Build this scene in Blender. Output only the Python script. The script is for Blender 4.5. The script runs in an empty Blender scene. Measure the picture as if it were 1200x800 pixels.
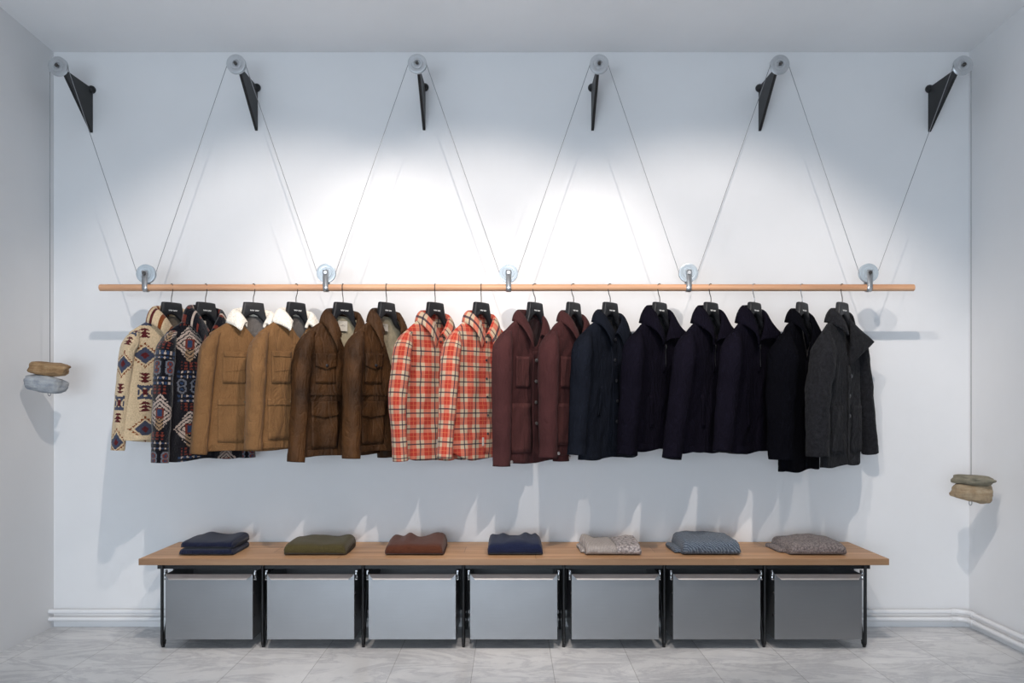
import bpy, math, random
from mathutils import Vector, noise
PI = math.pi
COL = bpy.context.scene.collection
SC = bpy.context.scene

# ------------------------------------------------------------------ camera model
F_PX, CX, CY, CAM_D, CAM_Z = 967.5, 598.0, 472.0, 4.3, 1.164
def wx(px, y):                       # world X of a pixel column at depth y (wall is y = 0)
    return (px - CX) * (CAM_D + y) / F_PX
def wz(py, y):
    return CAM_Z - (py - CY) * (CAM_D + y) / F_PX

# ------------------------------------------------------------------ helpers
def sm(t):
    t = max(0.0, min(1.0, t)); return t * t * (3 - 2 * t)
def lerp(a, b, t): return a + (b - a) * t
def srgb(r, g, b):
    f = lambda c: (c / 255 / 12.92) if c / 255 <= .04045 else ((c / 255 + .055) / 1.055) ** 2.4
    return (f(r), f(g), f(b), 1)

def link(o, parent=None):
    COL.objects.link(o)
    if parent is not None: o.parent = parent
    return o
def tag(o, label=None, cat=None, group=None, kind=None):
    if label: o['label'] = label
    if cat: o['category'] = cat
    if group: o['group'] = group
    if kind: o['kind'] = kind
    return o
def empty(name, loc, rz=0.0):
    o = bpy.data.objects.new(name, None); o.empty_display_size = .05
    o.location = loc; o.rotation_euler = (0, 0, rz)
    return link(o)

class MB:
    def __init__(s): s.v = []; s.f = []; s.uv = []; s.m = []; s.col = None
    def add(s, vs, fs, mi=0):
        b = len(s.v); s.v += [tuple(p) for p in vs]
        s.f += [tuple(i + b for i in f) for f in fs]; s.m += [mi] * len(fs)
    def box(s, x0, x1, y0, y1, z0, z1, mi=0):
        s.add([(x0,y0,z0),(x1,y0,z0),(x1,y1,z0),(x0,y1,z0),(x0,y0,z1),(x1,y0,z1),(x1,y1,z1),(x0,y1,z1)],
              [(0,3,2,1),(4,5,6,7),(0,1,5,4),(1,2,6,5),(2,3,7,6),(3,0,4,7)], mi)
    def tube(s, pts, r, n=10, cap=True, mi=0):
        pts = [Vector(p) for p in pts]; rs = r if isinstance(r, (list, tuple)) else [r] * len(pts)
        vs = []; up = None
        for i, p in enumerate(pts):
            t = (pts[min(i+1, len(pts)-1)] - pts[max(i-1, 0)]).normalized()
            if up is None:
                up = Vector((0,0,1)) if abs(t.z) < .9 else Vector((0,1,0))
            a = (up - t * up.dot(t)).normalized(); up = a; b = t.cross(a)
            for k in range(n):
                an = 2*PI*k/n; vs.append(p + (a*math.cos(an) + b*math.sin(an)) * rs[i])
        fs = []
        for i in range(len(pts)-1):
            for k in range(n):
                k2 = (k+1) % n; fs.append((i*n+k, i*n+k2, (i+1)*n+k2, (i+1)*n+k))
        if cap:
            fs.append(tuple(reversed(range(n)))); fs.append(tuple(range((len(pts)-1)*n, len(pts)*n)))
        s.add(vs, fs, mi)
    def lathe(s, prof, c, n=32, axis='y', mi=0):      # prof: (radius, axial)
        vs = []; 
        for r, a in prof:
            for k in range(n):
                an = 2*PI*k/n
                if axis == 'y': vs.append((c[0]+r*math.cos(an), c[1]+a, c[2]+r*math.sin(an)))
                elif axis == 'z': vs.append((c[0]+r*math.cos(an), c[1]+r*math.sin(an), c[2]+a))
                else: vs.append((c[0]+a, c[1]+r*math.cos(an), c[2]+r*math.sin(an)))
        fs = []
        for i in range(len(prof)-1):
            for k in range(n):
                k2 = (k+1) % n; fs.append((i*n+k, (i+1)*n+k, (i+1)*n+k2, i*n+k2))
        if prof[0][0] > 1e-6: fs.append(tuple(range(n)))
        if prof[-1][0] > 1e-6: fs.append(tuple(reversed(range((len(prof)-1)*n, len(prof)*n))))
        s.add(vs, fs, mi)
    def grid(s, rows, closed=False, uv=None, mi=0):
        n = len(rows[0]); b = len(s.v)
        for r in rows: s.v += [tuple(p) for p in r]
        m = n if closed else n-1
        for i in range(len(rows)-1):
            for j in range(m):
                j2 = (j+1) % n
                s.f.append((b+i*n+j, b+i*n+j2, b+(i+1)*n+j2, b+(i+1)*n+j)); s.m.append(mi)
                if uv is not None:
                    s.uv.append((uv(i, j), uv(i, j+1), uv(i+1, j+1), uv(i+1, j)))
    def build(s, name, mats, parent=None, smooth=False, bevel=0, solid=0, subsurf=0, fix=True, loc=None, solid_off=-1, mat_off=0, angle=None):
        me = bpy.data.meshes.new(name); me.from_pydata(s.v, [], s.f)
        if not isinstance(mats, (list, tuple)): mats = [mats]
        for m in mats: me.materials.append(m)
        for p, mi in zip(me.polygons, s.m): p.material_index = mi
        if s.uv and len(s.uv) == len(s.f):
            l = me.uv_layers.new(name='UVMap'); k = 0; flat = []
            for q in s.uv:
                for u in q: flat += [u[0], u[1]]
            l.data.foreach_set('uv', flat)
        if s.col is not None:
            a = me.color_attributes.new('Col', 'FLOAT_COLOR', 'CORNER'); flat = []
            for q in s.col: flat += list(q) * 4
            a.data.foreach_set('color', flat)
        me.update()
        if fix and s.uv == []:
            import bmesh
            bm = bmesh.new(); bm.from_mesh(me); bmesh.ops.recalc_face_normals(bm, faces=bm.faces); bm.to_mesh(me); bm.free()
        if smooth:
            me.polygons.foreach_set('use_smooth', [True]*len(me.polygons))
            if angle: 
                try: me.set_sharp_from_angle(angle=angle)
                except Exception: pass
        o = bpy.data.objects.new(name, me); link(o, parent)
        if loc: o.location = loc
        if subsurf:
            q = o.modifiers.new('sub', 'SUBSURF'); q.levels = q.render_levels = subsurf
        if solid:
            q = o.modifiers.new('solid', 'SOLIDIFY'); q.thickness = solid; q.offset = solid_off; q.material_offset = mat_off; q.material_offset_rim = 0
        if bevel:
            q = o.modifiers.new('bev', 'BEVEL'); q.width = bevel; q.segments = 2; q.limit_method = 'ANGLE'
        return o

# ------------------------------------------------------------------ materials
class NT:
    def __init__(s, name):
        s.m = bpy.data.materials.new(name); s.m.use_nodes = True; s.t = s.m.node_tree
        s.b = s.t.nodes['Principled BSDF']; s.n = s.t.nodes; s.l = s.t.links
    def node(s, kind, **kw):
        n = s.n.new(kind)
        for k, v in kw.items():
            if k in n.inputs: n.inputs[k].default_value = v
            else: setattr(n, k, v)
        return n
    def con(s, a, b): s.l.new(a, b)
    def math(s, op, a, b=None, c=None):
        n = s.n.new('ShaderNodeMath'); n.operation = op
        for i, v in enumerate((a, b, c)):
            if v is None: continue
            if isinstance(v, (int, float)): n.inputs[i].default_value = v
            else: s.con(v, n.inputs[i])
        return n.outputs[0]
    def mix(s, fac, a, b, mode='MIX'):
        n = s.n.new('ShaderNodeMix'); n.data_type = 'RGBA'; n.blend_type = mode
        for i, v in ((0, fac), (6, a), (7, b)):
            if isinstance(v, (int, float, tuple)): n.inputs[i].default_value = v
            else: s.con(v, n.inputs[i])
        return n.outputs[2]
    def coord(s, which='Object', scale=(1,1,1), rot=(0,0,0)):
        tc = s.n.new('ShaderNodeTexCoord'); mp = s.n.new('ShaderNodeMapping')
        mp.inputs['Scale'].default_value = scale; mp.inputs['Rotation'].default_value = rot
        s.con(tc.outputs[which], mp.inputs[0]); return mp.outputs[0]
    def noise(s, vec, scale, detail=3, rough=.55):
        n = s.node('ShaderNodeTexNoise'); n.inputs['Scale'].default_value = scale
        n.inputs['Detail'].default_value = detail; n.inputs['Roughness'].default_value = rough
        s.con(vec, n.inputs['Vector']); return n.outputs['Fac']
    def ramp(s, fac, stops):
        n = s.n.new('ShaderNodeValToRGB'); e = n.color_ramp.elements
        e[0].position, e[0].color = stops[0]; e[1].position, e[1].color = stops[1]
        for p, c in stops[2:]:
            q = e.new(p); q.color = c
        s.con(fac, n.inputs[0]); return n.outputs[0]
    def bump(s, h, strength=.3, dist=.01):
        n = s.n.new('ShaderNodeBump'); n.inputs['Strength'].default_value = strength; n.inputs['Distance'].default_value = dist
        s.con(h, n.inputs['Height']); s.con(n.outputs[0], s.b.inputs['Normal'])
    def base(s, c):
        if isinstance(c, tuple): s.b.inputs['Base Color'].default_value = c
        else: s.con(c, s.b.inputs['Base Color'])
    def set(s, **kw):
        for k, v in kw.items(): s.b.inputs[k.replace('_', ' ')].default_value = v
        return s.m
def sc(c, k): return (c[0]*k, c[1]*k, c[2]*k, 1)

def simple(name, c, rough=.5, metal=0., var=.0, nscale=40, bump=0.):
    t = NT(name); v = t.coord()
    if var:
        n = t.noise(v, nscale); t.base(t.ramp(n, [(.25, sc(c, 1-var)), (.75, sc(c, 1+var))]))
        if bump: t.bump(n, bump, .003)
    else: t.base(c)
    return t.set(Roughness=rough, Metallic=metal)

def fabric(name, c, rough=.9, var=.25, vs=9, weave=900, bump=.25, sheen=.15, c2=None, spec=.15, crease=.85):
    """cloth: blotchy tone variation plus a fine weave in colour and height"""
    t = NT(name); v = t.coord()
    n1 = t.noise(v, vs, 4); n2 = t.noise(v, weave, 2)
    a = t.ramp(n1, [(.3, sc(c, 1-var)), (.7, (c2 if c2 else sc(c, 1+var)))])
    g = t.ramp(n2, [(.3, (.72,.72,.72,1)), (.7, (1.28,1.28,1.28,1))])
    t.base(t.mix(1.0, a, g, 'MULTIPLY'))
    n3 = t.noise(v, 60, 4)
    # creases: long soft ridges that run mostly downwards
    w = t.n.new('ShaderNodeTexNoise'); w.inputs['Scale'].default_value = 1.0; w.inputs['Detail'].default_value = 3; w.inputs['Distortion'].default_value = 1.4
    t.con(t.coord('Object', (17, 17, 6.5), (0, .45, 0)), w.inputs['Vector'])
    rg = t.math('ABSOLUTE', t.math('SUBTRACT', w.outputs['Fac'], .5))
    rg = t.math('MULTIPLY', t.math('POWER', rg, .6), crease)
    h = t.math('ADD', t.math('ADD', t.math('MULTIPLY', n2, .08), t.math('MULTIPLY', n3, .25)), rg)
    t.bump(h, min(1., bump*2.2), .014)
    t.set(Roughness=rough)
    t.b.inputs['Sheen Weight'].default_value = sheen; t.b.inputs['Specular IOR Level'].default_value = spec
    return t.m

def plaster(name, c):
    t = NT(name); v = t.coord()
    n = t.noise(v, 1.3, 5, .6); n2 = t.noise(v, 14, 4)
    t.base(t.ramp(n, [(.3, sc(c, .965)), (.7, sc(c, 1.02))]))
    t.bump(t.math('ADD', t.math('MULTIPLY', n2, .25), n), .25, .012)
    return t.set(Roughness=.75)

WALL = plaster('wall_plaster', (.80, .80, .805, 1))
CEIL = plaster('ceiling_plaster', (.87, .87, .875, 1))
DIM = plaster('dark_bounce_cut_plaster', (.22, .21, .20, 1))  # dark plaster for the added unseen walls, keeps bounce low on the right
PIPE = simple('white_pipe_paint', (.80, .80, .81, 1), .4)
BLACK = simple('black_powder_coat', srgb(15, 15, 17), .5, 0, .15, 60)
STEELGREY = simple('zinc_plated_steel', (.56, .58, .60, 1), .38, .85, .08, 30)
BOLT = simple('dark_bolt_steel', (.10, .095, .09, 1), .4, .8)
CABLE = simple('steel_cable', (.30, .30, .31, 1), .5, .5)
HANGER = simple('black_hanger_plastic', srgb(24, 25, 29), .5, 0, .1, 50)
HOOK = simple('dark_metal_hook', (.10, .085, .075, 1), .35, .9)
CHROME = simple('chrome_hook', (.6, .6, .6, 1), .25, 1.)
WHITEMARK = simple('white_print', (.75, .75, .73, 1), .7)
LABELW = simple('woven_cream_label', srgb(205, 198, 186), .9, 0, .08, 90)
LABELMARK = simple('grey_label_stitching', srgb(150, 142, 132), .9)
SILVERBTN = simple('silver_button', (.62, .58, .56, 1), .3, .9)
DARKBTN = simple('dark_button', (.03, .03, .035, 1), .35, .3)
BRASS = simple('brass_zip', (.35, .27, .16, 1), .4, .8)

def glassy():
    t = NT('pale_acrylic_wheel'); v = t.coord()
    t.base((.62, .70, .76, 1)); t.set(Roughness=.25, Metallic=.25)
    t.b.inputs['Transmission Weight'].default_value = .35; t.b.inputs['IOR'].default_value = 1.35
    return t.m
ACRYL = glassy()

def steel():
    t = NT('brushed_steel'); v = t.coord('Object', (6, 6, 1400))
    n = t.noise(v, 1.0, 3); n2 = t.noise(t.coord('Object', (2, 2, 2)), 1.5, 3)
    t.base(t.mix(1.0, t.ramp(n, [(.3, (.275, .275, .28, 1)), (.7, (.295, .295, .30, 1))]), t.ramp(n2, [(.3, (.93,.93,.93,1)), (.7, (1.03,1.03,1.03,1))]), 'MULTIPLY'))
    t.bump(n, .04, .0006)
    return t.set(Roughness=.40, Metallic=.92)
STEEL = steel()
STEELLIP = simple('lit_lip_steel', (.60, .60, .61, 1), .5, .75, .04, 20)  # lighter than the bins: light caught by the lip put into its colour

def wood(name, c1, c2, c3, planks=None):
    t = NT(name); v = t.coord('Object', (1.2, 22, 22)); 
    n = t.noise(v, 1.6, 6, .65)
    col = t.ramp(n, [(.28, c1), (.62, c2), (.8, c3)])
    n2 = t.noise(t.coord('Object', (.6, 6, 6)), 2.2, 2)
    col = t.mix(1.0, col, t.ramp(n2, [(.3, (.82,.80,.78,1)), (.7, (1.1,1.08,1.05,1))]), 'MULTIPLY')
    if planks:
        w, off = planks
        tc = t.n.new('ShaderNodeTexCoord'); sp = t.n.new('ShaderNodeSeparateXYZ'); t.con(tc.outputs['Object'], sp.inputs[0])
        y = t.math('ADD', t.math('DIVIDE', sp.outputs[1], w), off)
        fr = t.math('FRACT', y); fl = t.math('FLOOR', y)
        xx = t.math('ADD', t.math('DIVIDE', sp.outputs[0], .92), t.math('MULTIPLY', fl, .37))
        cx = t.math('FLOOR', xx)
        wn = t.node('ShaderNodeTexWhiteNoise', noise_dimensions='2D')
        cb = t.n.new('ShaderNodeCombineXYZ'); t.con(cx, cb.inputs[0]); t.con(fl, cb.inputs[1]); t.con(cb.outputs[0], wn.inputs['Vector'])
        col = t.mix(1.0, col, t.ramp(wn.outputs['Value'], [(0., (.80,.77,.74,1)), (1., (1.12,1.1,1.08,1))]), 'MULTIPLY')
        e1 = t.math('LESS_THAN', fr, .018)
        e2 = t.math('LESS_THAN', t.math('FRACT', xx), .003)
        col = t.mix(t.math('MULTIPLY', t.math('MAXIMUM', e1, e2), .65), col, sc(c1, .35))
    t.base(col); t.bump(n, .12, .002)
    return t.set(Roughness=.5)
WOODTOP = wood('oiled_oak_planks', srgb(170, 128, 92), srgb(202, 162, 124), srgb(216, 182, 148), (.1595, .0))
WOODROD = wood('pale_oak_rod', srgb(188, 138, 104), srgb(214, 168, 132), srgb(226, 186, 152))

def floor_mat():
    t = NT('grey_marble_tiles')
    tc = t.n.new('ShaderNodeTexCoord'); sp = t.n.new('ShaderNodeSeparateXYZ'); t.con(tc.outputs['Object'], sp.inputs[0])
    cb = t.n.new('ShaderNodeCombineXYZ')
    t.con(t.math('ADD', sp.outputs[1], 20.33), cb.inputs[0]); t.con(t.math('ADD', sp.outputs[0], .165 + 3.52), cb.inputs[1])
    br = t.node('ShaderNodeTexBrick', offset=.5); 
    br.inputs['Scale'].default_value = 1; br.inputs['Brick Width'].default_value = .704; br.inputs['Row Height'].default_value = .352
    br.inputs['Mortar Size'].default_value = .0016; br.inputs['Mortar Smooth'].default_value = .2
    br.inputs['Color1'].default_value = (.93,.93,.93,1); br.inputs['Color2'].default_value = (1.04,1.04,1.04,1); br.inputs['Mortar'].default_value = (.55,.54,.53,1)
    t.con(cb.outputs[0], br.inputs['Vector'])
    v = t.coord('Object', (1, 1, 1), (0, 0, .5))
    n = t.noise(v, 3.0, 8, .68)
    w = t.n.new('ShaderNodeTexNoise'); w.inputs['Scale'].default_value = 2.2; w.inputs['Detail'].default_value = 9; w.inputs['Roughness'].default_value = .7; w.inputs['Distortion'].default_value = .9
    t.con(t.coord('Object', (1.0, 2.2, 1), (0, 0, -.35)), w.inputs['Vector'])
    base = t.ramp(n, [(.3, (.62,.62,.62,1)), (.68, (.78,.775,.77,1))])
    vein = t.ramp(w.outputs['Fac'], [(.44, (1.03,1.03,1.03,1)), (.5, (.80,.80,.82,1)), (.56, (1.04,1.04,1.04,1))])
    col = t.mix(1.0, t.mix(1.0, base, vein, 'MULTIPLY'), br.outputs['Color'], 'MULTIPLY')
    t.base(col)
    return t.set(Roughness=.38)
FLOOR = floor_mat()

# fabrics
CREAM_LIN = fabric('olive_grey_lining', srgb(118, 108, 96))
TAN = fabric('tan_canvas', srgb(120, 87, 55), .85, .14, 7, 700, .25, .05, crease=1.1)
SHERPA = fabric('white_sherpa_fleece', srgb(238, 230, 216), 1., .08, 60, 260, 1.0, .4, crease=.15)
GREYLIN = fabric('grey_lining', srgb(112, 106, 102), .9, .1)
BROWN = fabric('waxed_brown_cotton', srgb(50, 31, 15), .62, .45, 6, 500, .35, .0, srgb(80, 51, 25), .2, crease=.75)  # strong light and dark blotches paint wrinkle shading into the cloth
KHAKI = fabric('pale_khaki_lining', srgb(176, 164, 138), .9, .1)
MAROON = fabric('maroon_cotton_twill', srgb(63, 34, 34), .85, .16, 8, 800, .2, .02)
MAROON_P = fabric('faded_maroon_twill', srgb(72, 41, 40), .85, .14, 8, 800, .2, .02)
MAROON_D = fabric('deep_maroon_lining', srgb(46, 22, 24), .9, .1)
NAVY = fabric('dark_navy_twill', srgb(22, 25, 33), .9, .18, 8, 800, .25, 0., spec=.06)
WOOLN = fabric('midnight_wool', srgb(17, 15, 24), 1., .15, 8, 500, .3, 0., spec=.04)
WOOLB = fabric('black_navy_wool', srgb(10, 10, 15), 1., .15, 8, 500, .3, 0., spec=.04)
CHAR = fabric('charcoal_melange_wool', srgb(31, 31, 34), .98, .4, 70, 260, .35, .03)
DARKLIN = fabric('black_lining', srgb(18, 17, 22), .9, .1)

def plaid():
    t = NT('coral_plaid_flannel')
    tc = t.n.new('ShaderNodeTexCoord'); sp = t.n.new('ShaderNodeSeparateXYZ'); t.con(tc.outputs['UV'], sp.inputs[0])
    def band(c, per):
        f = t.math('FRACT', t.math('DIVIDE', t.math('ADD', c, 10.0), per))
        red = t.math('LESS_THAN', f, .47)
        nav = t.math('MULTIPLY', t.math('GREATER_THAN', f, .70), t.math('LESS_THAN', f, .785))
        gold = t.math('MULTIPLY', t.math('GREATER_THAN', f, .235), t.math('LESS_THAN', f, .265))
        return red, nav, gold
    r1, n1, g1 = band(sp.outputs[0], .082); r2, n2, g2 = band(sp.outputs[1], .073)
    s = t.math('MULTIPLY', t.math('ADD', r1, r2), .5)
    c = t.ramp(s, [(.0, srgb(186, 164, 138)), (.5, srgb(186, 106, 86)), (1., srgb(168, 58, 46))])
    c = t.mix(t.math('MULTIPLY', t.math('MAXIMUM', g1, g2), .35), c, srgb(236, 150, 96))
    c = t.mix(t.math('MULTIPLY', n1, .85), c, srgb(40, 36, 56)); c = t.mix(t.math('MULTIPLY', n2, .85), c, srgb(36, 32, 50))
    v = t.coord(); n = t.noise(v, 700, 2)
    c = t.mix(1.0, c, t.ramp(n, [(.3, (.82,.82,.82,1)), (.7, (1.14,1.14,1.14,1))]), 'MULTIPLY')
    t.base(c); t.bump(t.noise(v, 80, 3), .2, .003)
    t.set(Roughness=.95); t.b.inputs['Sheen Weight'].default_value = .1; t.b.inputs['Specular IOR Level'].default_value = .1
    return t.m
PLAID = plaid()

def knitcolor(name):
    t = NT(name); a = t.node('ShaderNodeVertexColor', layer_name='Col')
    v = t.coord(); n = t.noise(v, 160, 4)
    t.base(t.mix(1.0, a.outputs['Color'], t.ramp(n, [(.3, (.8,.8,.8,1)), (.7, (1.15,1.15,1.15,1))]), 'MULTIPLY'))
    t.bump(n, .7, .006); t.set(Roughness=1.)
    t.b.inputs['Sheen Weight'].default_value = .25; t.b.inputs['Specular IOR Level'].default_value = .05
    return t.m
AZTEC1 = knitcolor('cream_patterned_fleece'); AZTEC2 = knitcolor('black_patterned_fleece')

# ------------------------------------------------------------------ woven motifs of the two fleeces
CR, RUST, SLATE, MRN = srgb(206, 182, 148), srgb(124, 64, 28), srgb(64, 68, 86), srgb(86, 30, 32)
def chevs(dx, dz, half, w=.024, p=.021):
    if abs(dz) > half: return False
    f = (dz / p) % 1.0
    return abs(dx) < w * (1 - .85 * abs(f - .15) / .85) and f < .80 and abs(dx) < w
def cream_pat(u, z):
    """a column of medallions, arrows and stars"""
    P = .345
    zz = ((z + .185 + P/2) % P) - P/2
    dx = u
    r = abs(dx)/.058 + abs(zz)/.046
    if r < .36: return MRN
    if r < .90: return SLATE
    if r < 1.12: return CR
    if r < 1.38:
        a = math.atan2(zz/.046, dx/.058); tooth = abs(((a * 20 / (2*PI)) % 1.0) - .5) * 2
        if tooth > (r - 1.12) / .28: return RUST
        return CR
    az = abs(zz)
    if .083 < az < .128:
        f = ((az - .083) / .0165) % 1.0
        if abs(dx) < .026 * (1 - f) + .003: return MRN
        return CR
    if az > .130:
        d = abs(az - P/2); 
        if abs(dx) < .012 and d < .014: return MRN
        if d < .034 and abs(dx) < .036 and (abs(abs(dx) - d) < .010 or abs(dx) > .026 and d < .012 or abs(d-.026) < .006): return SLATE
    # half motifs between columns
    e = abs(abs(dx) - .145)
    if e < .03:
        q = ((z + .40) % .19) - .095
        if abs(q) < .045 and abs(q) > e * 1.0 and ((abs(q)/.016) % 1.0) < .62: return RUST if abs(q) > .02 else MRN
        if abs(q) < .014: return SLATE
    return CR
BK, WH, BLU, RD, GY, TN = srgb(13, 12, 19), srgb(172, 154, 142), srgb(38, 56, 84), srgb(100, 42, 32), srgb(96, 98, 106), srgb(140, 114, 88)
def black_pat(u, z):
    """large black ground, stepped pale stars, arrow columns and a dotted blue band"""
    P = .40; col = math.floor((u + .60) / .20); X = ((u + .60) % .20) - .10; ax = abs(X)
    zz = ((z + (.30 if col % 2 else .13) + P/2) % P) - P/2
    az = abs(zz)
    if az < .086:
        st = (zz / .0125) % 1.0
        if ax < .074 * (1 - az / .086) + .016 * abs(st - .5):
            if ax < .012 and az < .016: return BLU
            if ax < .022 and az < .024: return RD
            q = ((zz * (1 if zz > 0 else -1) + ax * .75) / .0185) % 1.0
            return BK if q > .66 else (WH if ax > .02 or zz > 0 else TN)
        return BK
    if az < .122:
        if ax > .040: return BK
        c = ((X + .5) % .026) - .013; f = ((az - .086) / .0145) % 1.0
        return RD if abs(c) < .0095 * (1 - f * .8) and f < .72 else BK
    if az < .165:
        if ax > .060: return BK
        c = ((X + .5) % .028) - .014; f = ((az - .122) / .0215) % 1.0 - .5
        if abs(c)/.0065 + abs(f)/.30 < 1: return WH
        return BLU if abs(f) < .22 and abs(c) > .007 else BK
    c = ((u + .5) % .066) - .033; d = abs(az - .186)
    r = math.hypot(c, d * 1.2)
    if r < .007: return BLU
    if r < .015: return RD if col % 2 else BK
    if .015 < r < .024: return GY
    return BK

# ------------------------------------------------------------------ garments
ROD_Y, ROD_Z, ROD_R = -.316, 1.720, .0165
HPS = 1.572

class Garment:
    def __init__(s, P, root):
        s.P = P; s.root = root; s.seed = P['seed']
        s.L = P['L']; s.sh = P.get('sh', .205); s.ah = P.get('ah', .225); s.drop = P.get('drop', .082)
        s.xn = P.get('xn', .078); s.V = P.get('V', .09); s.D = P.get('D', .047); s.Dh = P.get('Dh', .046)
        s.wr = P.get('wr', 1.0); s.xo = P.get('xo', 0.0); s.xv = P.get('xv', 0.0)
    def A(s, v): return lerp(s.ah, s.sh, sm(v))
    def zsh(s, x):
        q = max(0., abs(x) - s.xn) / (s.sh - s.xn); return -s.drop * min(q, 1.3) ** 1.15
    def ztop(s, x, front):
        if front:
            xe = x - s.xv
            w = (s.xn + s.xv) if x < s.xv else (s.xn - s.xv)
            q = abs(xe) / w
            if q < 1: return -s.V * (1 - q) ** .85
        elif abs(x) < s.xn: return .012 * (1 - (x/s.xn)**2)
        return s.zsh(x)
    def zhem(s, S, front):
        return -s.L + s.P.get('tail', 0.) * abs(S)**3 + (.006 * math.sin(S*5 + s.seed) if not s.P.get('crisp') else .004*math.sin(S*4+s.seed))
    def wrinkle(s, x, z, side):
        v = Vector((x*9 + side*7.3, z*3.2, s.seed*3.1))
        low = min(1, max(0, -z / s.L))
        w = (.017 if side == 0 else .010) * noise.noise(v) + (.011 if side == 0 else .006) * noise.noise(Vector((x*26 - z*9, z*11, s.seed*1.7 + side)))
        ph = 2.2*noise.noise(Vector((x*3, z*2.1, s.seed + 11 + side)))
        w += .0095 * low * math.sin(x*30 + ph*1.6 + s.seed) + .0025*noise.noise(Vector((x*45, z*60, s.seed)))
        return w * s.wr
    def depth(s, x, z, side=0):
        v = (z + s.L) / s.L; a = s.A(v); q = min(1., abs(x)/a)
        C = max(0., 1 - q**2.6) ** .5
        t = max(0., s.zsh(x) - z); r = math.sqrt(max(0, 1 - (1 - min(1, t/.13))**2))
        d = lerp(s.Dh, s.D, min(1, max(0, v))) * C * r
        if abs(x) < s.xn:
            nd = .036 * math.sqrt(max(0, 1 - (x/s.xn)**2)) * (1 - sm(t/.16)); d = math.sqrt(d*d + nd*nd)
        return d + s.wrinkle(x, z, side) * (1 - q**5) * min(1, t/.05 + .05)
    FR, BK_ = .55, 1.30                 # the cloth hangs close in front of the hanger and bellies out behind
    def F(s, x, z): return -s.depth(x, z, 0) * s.FR
    def B(s, x, z):                     # back panel, pulled in close behind the hanger at the neck
        n = max(0., 1 - (x / (1.6*s.xn))**2) * (1 - sm(max(0., s.zsh(x) - z) / .2))
        return s.depth(x, z, 1) * s.BK_ * lerp(1., .48, n)
    def body(s, mats, N=44, M=56, pat=None, uoff=0.):
        mb = MB(); rows = []; S_ = []
        for k in range(2*N):
            an = -PI/2 + PI*k/N                      # front -90..90, then back
            S_.append((math.sin(an), True) if k <= N else (math.sin(PI - an + 0) if False else math.sin(an), False))
        for i in range(M+1):
            v = i / M; row = []
            for S, fr in S_:
                x = S * s.A(v); zt = s.ztop(S * s.sh, fr); zh = s.zhem(S, fr)
                z = lerp(zh, zt, v)
                d = s.depth(x, z, 0 if fr else 1)
                y = -d * s.FR if fr else s.B(x, z)
                x += .006*noise.noise(Vector((z*8, s.seed, S*2))) * s.wr
                row.append((x, y, z))
            rows.append(row)
        n = 2*N
        def uv(i, j):
            jj = j % n; p = rows[i][jj]; 
            u = p[0] if (jj <= N) else -p[0] + .5
            if j == n: u = -p[0] + .5 if False else rows[i][0][0]
            return (u + uoff, p[2])
        mb.grid(rows, True, uv)
        if pat:
            mb.col = []
            for i in range(M):
                for j in range(n):
                    a = rows[i][j]; b = rows[i+1][(j+1) % n]
                    mb.col.append(pat((a[0]+b[0])/2 + uoff, (a[2]+b[2])/2))
        return mb.build('body', mats, s.root, smooth=True, solid=.0035, solid_off=-1, mat_off=1 if len(mats) > 1 else 0)
    def sleeve(s, side, mats, w, sl, fwd=-.004, bow=0., N=26, M=44, pat=None, cuffr=1., rr=1., cuff=None):
        sh, dr = s.sh, s.drop
        cx = w - .035*rr
        P = [(.150, 0, -.078, .006, .008), (.176, 0, -.088, .018, .024), (sh - .008, 0, -dr - .048, .032, .045),
             (sh + .008, fwd*.3, -.190, .039*rr, .050*rr), (lerp(sh+.01, cx, .38) + bow, fwd*.7, lerp(-.19, -sl, .38), .039*rr, .047*rr),
             (lerp(sh+.01, cx, .7) + bow*.7, fwd, lerp(-.19, -sl, .7), .037*rr*cuffr, .044*rr*cuffr), (cx, fwd*1.2, -sl, .036*rr*cuffr, .042*rr*cuffr)]
        def cr(a, b, c, d, t):
            return tuple(.5*((2*b[k]) + (-a[k]+c[k])*t + (2*a[k]-5*b[k]+4*c[k]-d[k])*t*t + (-a[k]+3*b[k]-3*c[k]+d[k])*t**3) for k in range(5))
        lens = [0]
        for a, b in zip(P, P[1:]): lens.append(lens[-1] + math.dist(a[:3], b[:3]))
        pts = []
        for i in range(M+1):
            q = lens[-1] * i / M; k = 0
            while k < len(P)-2 and q > lens[k+1]: k += 1
            t = (q - lens[k]) / (lens[k+1]-lens[k])
            pts.append(cr(P[max(k-1,0)], P[k], P[k+1], P[min(k+2, len(P)-1)], t))
        rows = []
        for i, p in enumerate(pts):
            a = pts[max(i-1,0)]; b = pts[min(i+1,M)]
            T = Vector((b[0]-a[0], b[1]-a[1], b[2]-a[2])).normalized(); Nn = Vector((-T.z, 0, T.x)).normalized(); B = Vector((0,1,0))
            q = i / M; row = []
            for k in range(N):
                an = 2*PI*k/N; c, d = math.cos(an), math.sin(an)
                c = math.copysign(abs(c)**.85, c); d = math.copysign(abs(d)**.85, d)
                vec = Vector((math.cos(an)*1.3, math.sin(an)*1.3, q*7 + s.seed*2 + side*5))
                wv = noise.noise(vec)*.10 + noise.noise(vec*2.6)*.05
                wv += .035*math.sin(q*34 + math.sin(an)*3 + s.seed) * math.exp(-((q-.55)/.16)**2) * max(0, math.sin(an*1+s.seed))
                k2 = 1 + wv * s.wr * sm(q*3.5)
                if cuff and q > 1 - cuff: k2 = 1.04 + .3*(k2-1)
                pt = Vector(p[:3]) + Nn*c*p[3]*k2 + B*d*p[4]*k2
                row.append((pt.x*side, pt.y, pt.z))
            rows.append(row)
        mb = MB(); ln = lens[-1]
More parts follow.
